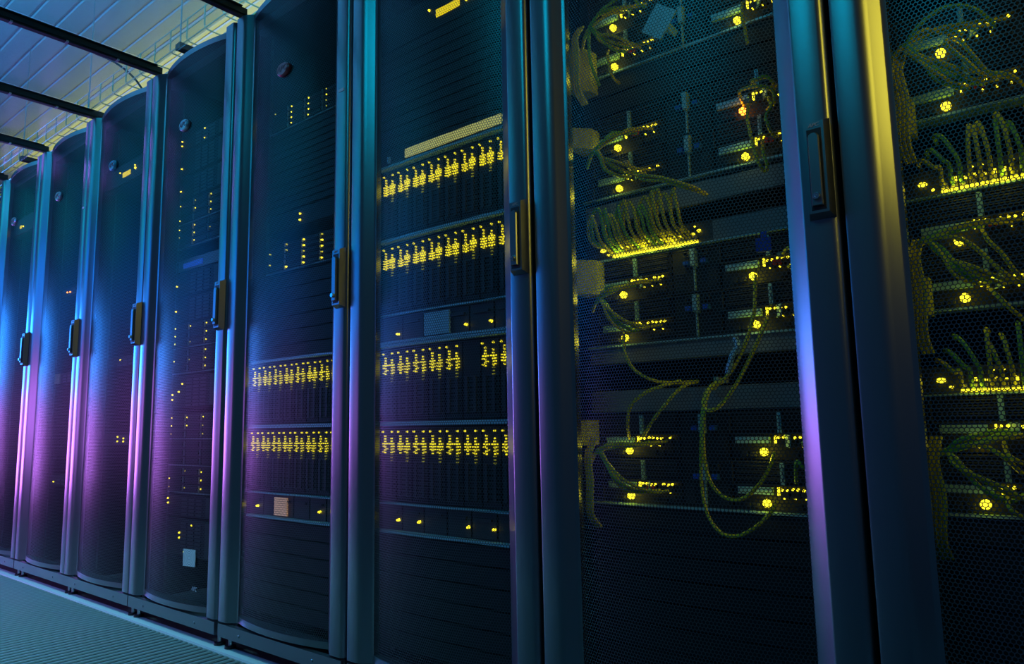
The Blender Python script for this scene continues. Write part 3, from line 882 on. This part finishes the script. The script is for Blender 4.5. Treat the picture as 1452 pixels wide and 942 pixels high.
# small plates and ties that hang among the cables
t = thing('loose_plate', 'pale silver plate dangling aslant in front of the topmost chassis', 'plate', (ORG['B'] + 0.268, 0.075, 1.436))
b = MB().box(-0.027, -0.001, -0.0015, 0.0015, -0.030, 0.030).box(0.001, 0.026, -0.003, 0.0, -0.030, 0.030).box(-0.018, 0.02, 0.0015, 0.045, -0.006, 0.006)
o = obj('plate', b.mesh('plate', M['bluemetal']), t)
t.rotation_euler = (0, math.radians(38), 0)
thing('cable_tie', 'pale blue cable tie wrapped on the cable below the open slot', 'cable tie', (ORG['B'] + 0.388, 0.058, 0.760), None,
      MB().tube([(0.004, 0.0, 0.028), (0.010, -0.003, 0.014), (0.0, -0.004, -0.002), (-0.007, -0.003, -0.018), (-0.012, 0, -0.033)], 0.0055, 6, 3).mesh('cable_tie', M['bluemetal']))
thing('hanging_tag', 'dark blue tag dangling at the third chassis beside a cable loop', 'tag', (ORG['B'] + 0.442, 0.085, 0.962), None,
      MB().prism([(-0.013, 0.0), (0.012, 0.006), (0.012, 0.008), (-0.013, 0.003)], -0.022, 0.004).prism([(-0.004, 0.002), (0.006, 0.003), (0.006, 0.006), (-0.004, 0.005)], 0.004, 0.014).mesh('hanging_tag', M['blue']))

# ------------------------------------------------------------------ blade enclosures (racks C and D)
YB = 0.055


def zc(z):                                                   # measured on the plane y = 0.1, moved to YB
    return 0.6466 + (z - 0.6466) * (YB + 1.15455) / (0.1 + 1.15455)


blade_me = MB().frustum(-0.0265, 0.0285, 0.0, 0.180, 0.010, 0.0, 0.0015, 0.0015).box(-0.0265, 0.0285, 0.010, 0.30, 0.002, 0.178).mesh('blade', M['dark'])
bh = MB()
for a in (-0.018, 0.008):
    bh.frustum(a, a + 0.010, 0.012, 0.098, 0.001, -0.005, 0.0015, 0.003)
bhandle_me = bh.mesh('blade_handle', M['case'])
bgr = MB()
for i in range(9):
    bgr.box(-0.024, 0.026, -0.002, 0.001, 0.014 + i * 0.010, 0.0185 + i * 0.010)
bgrille_me = bgr.mesh('blade_grille', M['case'])


def blade_lights(full, v):
    b = MB()
    rr = random.Random(v)
    H = 0.180
    for dx in (-0.021, 0.012):
        b.disc(dx, H - 0.0105, 0.0026, 0.0026, 0.0, -0.005, 8)
    for c, dx in enumerate((-0.012, 0.012)):
        nn = 7 if c == 0 else 6
        for i in range(nn):
            z = H - 0.021 - c * 0.006 - i * 0.0068
            wd = 0.0016
            b.box(dx - wd, dx + wd, -0.005, 0.0, z - 0.0018, z + 0.0018)
        for i in range(4):
            z = H - 0.040 - i * 0.0066
            for sx in (-0.006, 0.006):
                if rr.random() < full:
                    b.box(dx + sx - 0.0026, dx + sx + 0.0026, -0.005, 0.0, z - 0.0014, z + 0.0014)
    if full > 0.8:
        b.box(0.004, 0.021, -0.0055, 0.0, H - 0.045, H - 0.0375)
    return b.mesh('status_lights', M['yelblade'])


BLV = [blade_lights(0.9, 1), blade_lights(0.9, 2), blade_lights(0.6, 3), blade_lights(0.55, 4)]
glow_me = MB()
for i in range(12):
    glow_me.box(0.009, 0.015, -0.004, 0.0, 0.112 - i * 0.0075, 0.1145 - i * 0.0075)
glow_me = glow_me.mesh('reflection_streaks', mat('led_reflection', (0.3, 0.3, 0.05), 0.4, emit=(0.8, 0.75, 0.03), estr=0.22))  # LED light caught on the blade faces, painted as faint glowing dashes
shell_me = MB().box(0.045, 0.547, 0.02, 0.026, 0.0, 0.197).box(0.062, 0.530, 0.30, 0.75, 0.0, 0.195).box(0.064, 0.527, -0.016, 0.30, 0.1905, 0.197, 1).box(0.064, 0.527, -0.010, 0.30, -0.001, 0.003, 1).mesh('enclosure_shell', [M['case'], M['bluemetal']])
ENC = [('C', 1.140, 'blade enclosure just under the pale yellow strip, its top row of yellow lights', 1, ()),
       ('C', 0.935, 'blade enclosure level with the door handle, second row of yellow lights', 1, ()),
       ('C', 0.653, 'blade enclosure below the teal plate, one blade slot dark', 0, (5,)),
       ('C', 0.449, 'lowest blade enclosure in the rack with four light rows', 0, ()),
       ('D', 0.653, 'upper blade enclosure in the rack with the orange display', 0, ()),
       ('D', 0.449, 'lower blade enclosure just above the orange display', 0, ())]
for r, z, lab, bright, dead in ENC:
    t = thing('blade_enclosure', lab, 'server', (ORG[r], YB, zc(z)), 'blade enclosures with rows of yellow lights')
    obj('enclosure_shell', shell_me, t)
    for k in range(8):
        bl = obj('blade', blade_me, t, (0.092 + 0.0564 * k, 0, 0.006))
        obj('blade_handle', bhandle_me, bl)
        obj('blade_grille', bgrille_me, bl)
        if k not in dead:
            obj('status_lights', BLV[k % 2 if bright else 2 + k % 2], bl)
            obj('reflection_streaks', glow_me, bl)


def shelf(r, z, label, dots, extra=None):
    t = thing('power_shelf', label, 'power supply', (ORG[r], YB, zc(z)), 'power shelves between blade rows')
    obj('shelf_shell', MB().box(0.045, 0.547, 0.004, 0.5, 0.0, 0.072).box(0.064, 0.527, -0.014, 0.004, 0.0, 0.006, 1).mesh('shelf_shell', [M['dark'], M['bluemetal']]), t)
    for k in range(6):
        obj('supply_module', MB().frustum(0.068 + k * 0.076, 0.140 + k * 0.076, 0.008, 0.070, 0.006, 0.0, 0.001, 0.001).box(0.080 + k * 0.076, 0.128 + k * 0.076, -0.006, 0.0, 0.048, 0.054).mesh('supply_module', M['case']), t)
    b = MB()
    for dx, dz in dots:
        b.disc(dx, dz, 0.0032, 0.0032, 0.0, -0.009, 8)
    obj('status_lights', b.mesh('status_lights', M['yel']), t)
    if extra:
        x0, x1, z0, z1, m, nm = extra
        obj(nm, MB().frustum(-(x1 - x0) / 2, (x1 - x0) / 2, z0, z1, 0.004, 0.0, 0.001, 0.001).mesh(nm, M[m]), t, ((x0 + x1) / 2, -0.0075, 0))
    return t


shelf('C', 0.859, 'power shelf with a teal square plate behind the mesh, mid height', ((0.362, 0.025), (0.438, 0.025), (0.128, 0.024)), (0.225, 0.312, 0.010, 0.066, 'bluemetal', 'square_plate'))
shelf('C', 0.377, 'lowest power shelf, four small yellow lights, above plain black panels', ((0.131, 0.032), (0.204, 0.032), (0.362, 0.032), (0.438, 0.032)))
shelf('D', 0.376, 'power shelf holding the glowing orange square display', ((0.115, 0.032), (0.420, 0.032)), (0.207, 0.272, 0.010, 0.062, 'lcdo', 'square_display'))

# rack C, above the blades
t = thing('reflecting_panel', 'long pale yellow strip panel with painted-in reflected light above the blade rows', 'panel', (ORG['C'], YB, zc(1.345)))
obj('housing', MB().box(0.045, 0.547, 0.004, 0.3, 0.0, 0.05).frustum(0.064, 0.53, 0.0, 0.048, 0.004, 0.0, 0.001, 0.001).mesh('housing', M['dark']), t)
obj('reflection_strip', MB().frustum(0.152, 0.476, 0.012, 0.036, 0.002, -0.004, 0.001, 0.001).mesh('reflection_strip', M['bar']), t)  # reflected light on the panel face, given as emission
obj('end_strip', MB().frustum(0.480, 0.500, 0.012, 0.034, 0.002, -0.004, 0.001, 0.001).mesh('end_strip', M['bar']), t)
obj('side_tab', MB().frustum(0.086, 0.094, 0.012, 0.030, 0.002, -0.006, 0.001, 0.001).mesh('side_tab', M['bluemetal']), t)
obj('front_grip', MB().frustum(0.105, 0.150, 0.006, 0.010, 0.002, -0.008, 0.001, 0.0005).mesh('front_grip', M['case']), t)


def display_unit(r, z, label, x0, x1, z0, z1, dots, h=0.088, y=YB):
    t = thing('rack_server', label, 'server', (ORG[r], y, z), None)
    obj('case', MB().box(0.045, 0.547, 0.004, 0.55, 0.0, h).frustum(0.062, 0.53, 0.001, h - 0.001, 0.004, -0.001, 0.002, 0.002).mesh('case', M['dark']), t)
    obj('display', MB().frustum(x0, x1, z0, z1, 0.0, -0.004, 0.0005, 0.0005).mesh('display', M['lcd']), t)
    b = MB()
    for dx, dz, s in dots:
        b.disc(dx, dz, s, s, 0.0, -0.006, 8)
    obj('status_lights', b.mesh('status_lights', M['yel']), t)
    return t


zt = zc(1.690)
display_unit('C', zt, 'black server with a bright yellow display at the top frame edge', 0.268, 0.349, zc(1.7115) - zt, zc(1.7325) - zt, ((0.244, zc(1.741) - zt, 0.003), (0.372, zc(1.717) - zt, 0.003), (0.387, zc(1.718) - zt, 0.002)))
zt = 1.660
display_unit('F', zt, 'black server with a small yellow display beside the teal lit badge', 0.232, 0.302, 0.0275, 0.0475, ((0.205, 0.054, 0.003), (0.348, 0.042, 0.0055), (0.345, 0.055, 0.003)))
zt = 1.675
display_unit('H', zt, 'black server with a dim yellow light in the farthest rack', 0.165, 0.190, 0.030, 0.045, ((0.215, 0.035, 0.004),))

for k in range(11):
    blank('C', zc(1.345) + 0.0505 + k * 0.0273, 0.0268, '%s thin black blanking panel up from the pale yellow strip' % ORD[k], YB, group='black blanking panels above the backlit strip')
for k in range(6):
    blank('C', zc(0.377) - 0.0445 * (k + 1) - 0.004, 0.0445, '%s black blanking panel down from the lowest power shelf' % ORD[k], YB, group='black panels below the lowest power shelf')
for k in range(6):
    blank('D', zc(0.376) - 0.0445 * (k + 1) - 0.004, 0.0445, '%s black blanking panel down from the orange display' % ORD[k], YB, group='black panels below the orange display')

# ------------------------------------------------------------------ drive shelves (racks D and E)


def drive_mesh(wd, hh):
    return MB().frustum(0, wd, 0.0, hh, 0.004, 0.0, 0.001, 0.001).frustum(0.010, wd * 0.86, hh * 0.2, hh * 0.8, 0.0, -0.004, 0.001, 0.001).box(wd - 0.0035, wd - 0.0015, -0.006, 0.0, hh * 0.1, hh * 0.9, 1).mesh('drive_carrier', [M['dark'], M['panel']])


def dot_mesh(x, z, s, m='yel'):
    return MB().disc(x, z, s, s, 0.0, -0.006, 8).mesh('status_light', M[m])


def drive_shelf(r, z, label, cols, rows, x0, pitch_, rowp, ledx, lit, y, group, led_s=0.0030):
    t = thing('drive_shelf', label, 'disk shelf', (ORG[r], y, z), group)
    h = rows * rowp + 0.004
    obj('shelf_shell', MB().box(0.045, 0.547, 0.005, 0.5, 0.0, h).box(0.055, 0.535, -0.003, 0.005, -0.0015, 0.0015, 1).mesh('shelf_shell', [M['dark'], M['panel']]), t)
    dm = drive_mesh(pitch_ - 0.002, rowp - 0.002)
    lm = dot_mesh(ledx, rowp * 0.5, led_s)
    ld = dot_mesh(ledx, rowp * 0.5, led_s * 0.8, 'yeldim')
    for i in range(rows):
        for c in range(cols):
            d = obj('drive_carrier', dm, t, (x0 + c * pitch_, 0, 0.003 + i * rowp))
            s = lit.get((c, i), 0)
            if s:
                obj('status_light', lm if s == 2 else ld, d)


GD = 'drive shelves in the rack with the orange display'
drive_shelf('D', 1.598, 'upper drive shelf under the red lit badge with four short light columns', 5, 4, 0.072, 0.091, 0.0182, 0.016,
            {(1, 0): 2, (1, 1): 2, (1, 2): 2, (1, 3): 2, (2, 0): 2, (2, 1): 2, (2, 2): 2, (2, 3): 2, (3, 0): 1, (3, 1): 1, (3, 2): 2, (3, 3): 1, (0, 3): 1}, 0.1, GD)
drive_shelf('D', 1.132, 'lower drive shelf left of the door handle with bright light columns', 5, 5, 0.072, 0.091, 0.0178, 0.003,
            {(0, 1): 1, (0, 3): 1, (1, 0): 2, (1, 3): 1, (1, 4): 1, (2, 0): 2, (2, 1): 2, (2, 2): 1, (2, 3): 2, (2, 4): 2, (3, 0): 2, (3, 1): 1, (3, 2): 2, (3, 3): 2, (3, 4): 1}, 0.1, GD)
t = thing('rack_server', 'dark server with two stacked yellow dots above the lower drive shelf', 'server', (ORG['D'], 0.1, 1.262))
obj('case', MB().box(0.045, 0.547, 0.004, 0.55, 0.0, 0.06).frustum(0.06, 0.53, 0.001, 0.059, 0.004, -0.001, 0.002, 0.002).mesh('case', M['dark']), t)
obj('status_lights', MB().disc(0.2345, 0.0385, 0.0035, 0.0035, 0, -0.006, 8).disc(0.2345, 0.0185, 0.0035, 0.0035, 0, -0.006, 8).mesh('status_lights', M['yel']), t)
for k in range(12):
    z = 1.325 + k * 0.0223
    blank('D', z, 0.0218, '%s thin black blanking panel up from the server with two dots' % ORD[k], 0.1, group='black panels between the two drive shelves')
for k in range(6):
    blank('D', 0.855 + k * 0.0445, 0.044, '%s black blanking panel up from the upper blade enclosure beside the door handle' % ORD[k], 0.1, group='black panels beside the door handle')

GE = 'drive shelves in the rack with the white label'
EX0, EP = 0.058, 0.1135
for z, lab, lit in (
        (1.410, 'topmost drive shelf in the rack with the white square label', {(0, 0): 2, (0, 2): 2, (1, 1): 2, (1, 2): 1, (2, 0): 2, (2, 1): 2, (2, 2): 2}),
        (1.317, 'drive shelf above the blue lit console panel', {(0, 1): 1, (0, 2): 2, (1, 0): 2, (1, 1): 2, (1, 2): 2, (2, 1): 1}),
        (0.942, 'drive shelf at door lock height in the rack with the white label', {(0, 0): 2, (0, 1): 2, (0, 2): 2, (1, 0): 1, (1, 2): 2, (2, 0): 2, (2, 1): 2, (2, 2): 2}),
        (0.849, 'drive shelf just below door lock height with three lights at right', {(0, 1): 2, (1, 1): 1, (2, 0): 2, (2, 1): 2, (2, 2): 2}),
        (0.614, 'drive shelf with a full grid of lights in the purple glow', {(0, 0): 1, (0, 1): 2, (0, 2): 2, (1, 1): 2, (1, 2): 2, (2, 0): 1, (2, 1): 1, (2, 2): 2}),
        (0.521, 'unlit drive shelf in the purple glow', {}),
        (0.427, 'lowest drive shelf with three bright lights at its right', {(0, 0): 1, (0, 1): 2, (1, 0): 1, (1, 2): 1, (2, 0): 2, (2, 1): 2, (2, 2): 2})):
    drive_shelf('E', z, lab, 4, 3, EX0, EP, 0.0288, 0.010, lit, 0.1, GE, 0.0029)


def gserver(r, z, h, label, dots, m='case', group=None, lab2=None):
    t = thing('rack_server', label, 'server', (ORG[r], 0.1, z), group)
    obj('case', MB().box(0.045, 0.547, 0.004, 0.55, 0.0, h).frustum(0.056, 0.536, 0.001, h - 0.001, 0.004, -0.001, 0.002, 0.002).mesh('case', M['dark']), t)
    b = MB()
    nn = max(2, int((h - 0.01) / 0.012))
    for c in range(3):
        for i in range(nn):
            zz = 0.006 + i * (h - 0.012) / nn
            b.box(0.165 + c * 0.05, 0.205 + c * 0.05, -0.004, 0.0, zz, zz + 0.006)
    b.box(0.33, 0.52, -0.003, 0.0, 0.006, h - 0.006)
    obj('front_grille', b.mesh('front_grille', M[m]), t)
    if dots:
        b = MB()
        for dx, dz in dots:
            b.disc(dx, dz, 0.0030, 0.0030, 0.0, -0.006, 8)
        obj('status_lights', b.mesh('status_lights', M['yel']), t)
    return t


gserver('E', 1.700, 0.062, 'top server beside the badge above the white label rack, two dots at left', ((0.045 + 0.012, 0.044), (0.057, 0.026), (0.23, 0.05), (0.23, 0.013)))
gserver('E', 1.600, 0.095, 'second server from the top in the white label rack, one light at left', ((0.062, 0.034),))
gserver('E', 1.505, 0.090, 'third server from the top in the white label rack, one light at left', ((0.062, 0.039),))
gserver('E', 1.135, 0.090, 'server right under the blue lit console panel', ((0.062, 0.042),))
gserver('E', 1.035, 0.095, 'server second below the blue lit console panel', ((0.062, 0.047),))
gserver('E', 0.725, 0.115, 'grilled server in the purple glow with two dots at left', ((0.062, 0.030), (0.062, 0.048), (0.133, 0.085), (0.109, 0.058)))
gserver('E', 0.345, 0.075, 'server low in the white label rack, two dots at left', ((0.062, 0.042), (0.060, 0.058)))
gserver('E', 0.212, 0.125, 'lowest server, just above the white square label', ((0.154, 0.077), (0.154, 0.060), (0.241, 0.108), (0.194, 0.016)))
t = thing('console_panel', 'console panel with a blue lit strip in the rack with the white label', 'panel', (ORG['E'], 0.1, 1.230))
obj('face_plate', MB().box(0.045, 0.547, 0.0, 0.3, 0.0, 0.042).mesh('face_plate', M['panel']), t)
obj('blue_strip', MB().frustum(0.105, 0.245, 0.008, 0.028, 0.0, -0.004, 0.001, 0.001).mesh('blue_strip', mat('blue_display', (0.02, 0.08, 0.5), 0.3, emit=(0.02, 0.10, 0.6), estr=0.5)), t)

# racks F, G, H: few things show
gserver('F', 0.590, 0.045, 'low server with faint green yellow dots in the teal lit badge rack', ((0.20, 0.032), (0.255, 0.026), (0.255, 0.014), (0.20, 0.014)))
gserver('F', 0.905, 0.045, 'server at mid height in the teal lit badge rack, one dim dot', ((0.190, 0.029),))
t = gserver('G', 1.275, 0.045, 'server with two orange dots in the rack with the tan panel', ())
obj('status_lights', MB().disc(0.150, 0.022, 0.004, 0.004, 0, -0.006, 8).disc(0.185, 0.020, 0.004, 0.004, 0, -0.006, 8).mesh('status_lights', M['orange']), t)
t = gserver('G', 0.868, 0.050, 'server with a tan square panel near the far end', ())
obj('tan_panel', MB().frustum(0.065, 0.125, 0.002, 0.048, 0.0, -0.006, 0.001, 0.001).mesh('tan_panel', M['tan']), t)
gserver('G', 0.405, 0.045, 'low server with one yellow dot in the rack with the tan panel', ((0.12, 0.016),))

# every round power light throws its own glow, and so do the switches' port rows; unseen glows are added at the ducts


def glow(loc, energy, color=(1.0, 0.88, 0.04), size=0.006):
    l = bpy.data.lights.new('rack_glow', 'POINT')
    l.energy = energy
    l.color = color
    l.shadow_soft_size = size
    o = bpy.data.objects.new('rack_glow', l)
    COL.objects.link(o)
    o.location = loc


for r in 'BA':
    for i, zb in enumerate(CH[r]):
        for row in range(2):
            for c in range(2):
                org = r == 'B' and i == 1 and row == 1 and c == 1
                glow((ORG[r] + NODEX[c] + 0.060, YF - 0.016, zb + row * 0.0895 + 0.016), 0.018 if r == 'B' else 0.006, (1.0, 0.28, 0.02) if org else (1.0, 0.88, 0.04))
for k, (r, z, lab) in SW.items():
    for x in (0.14, 0.20, 0.26):
        glow((ORG[r] + x, YF - 0.030, z + 0.004), 0.018 if r == 'B' else 0.009)
for r, zs in (('B', (1.37, 1.23, 0.92, 0.605)), ('A', (1.2, 0.88, 0.58))):
    for z in zs:
        glow((ORG[r] + 0.052, 0.062, z), 0.006 if r == 'B' else 0.002)
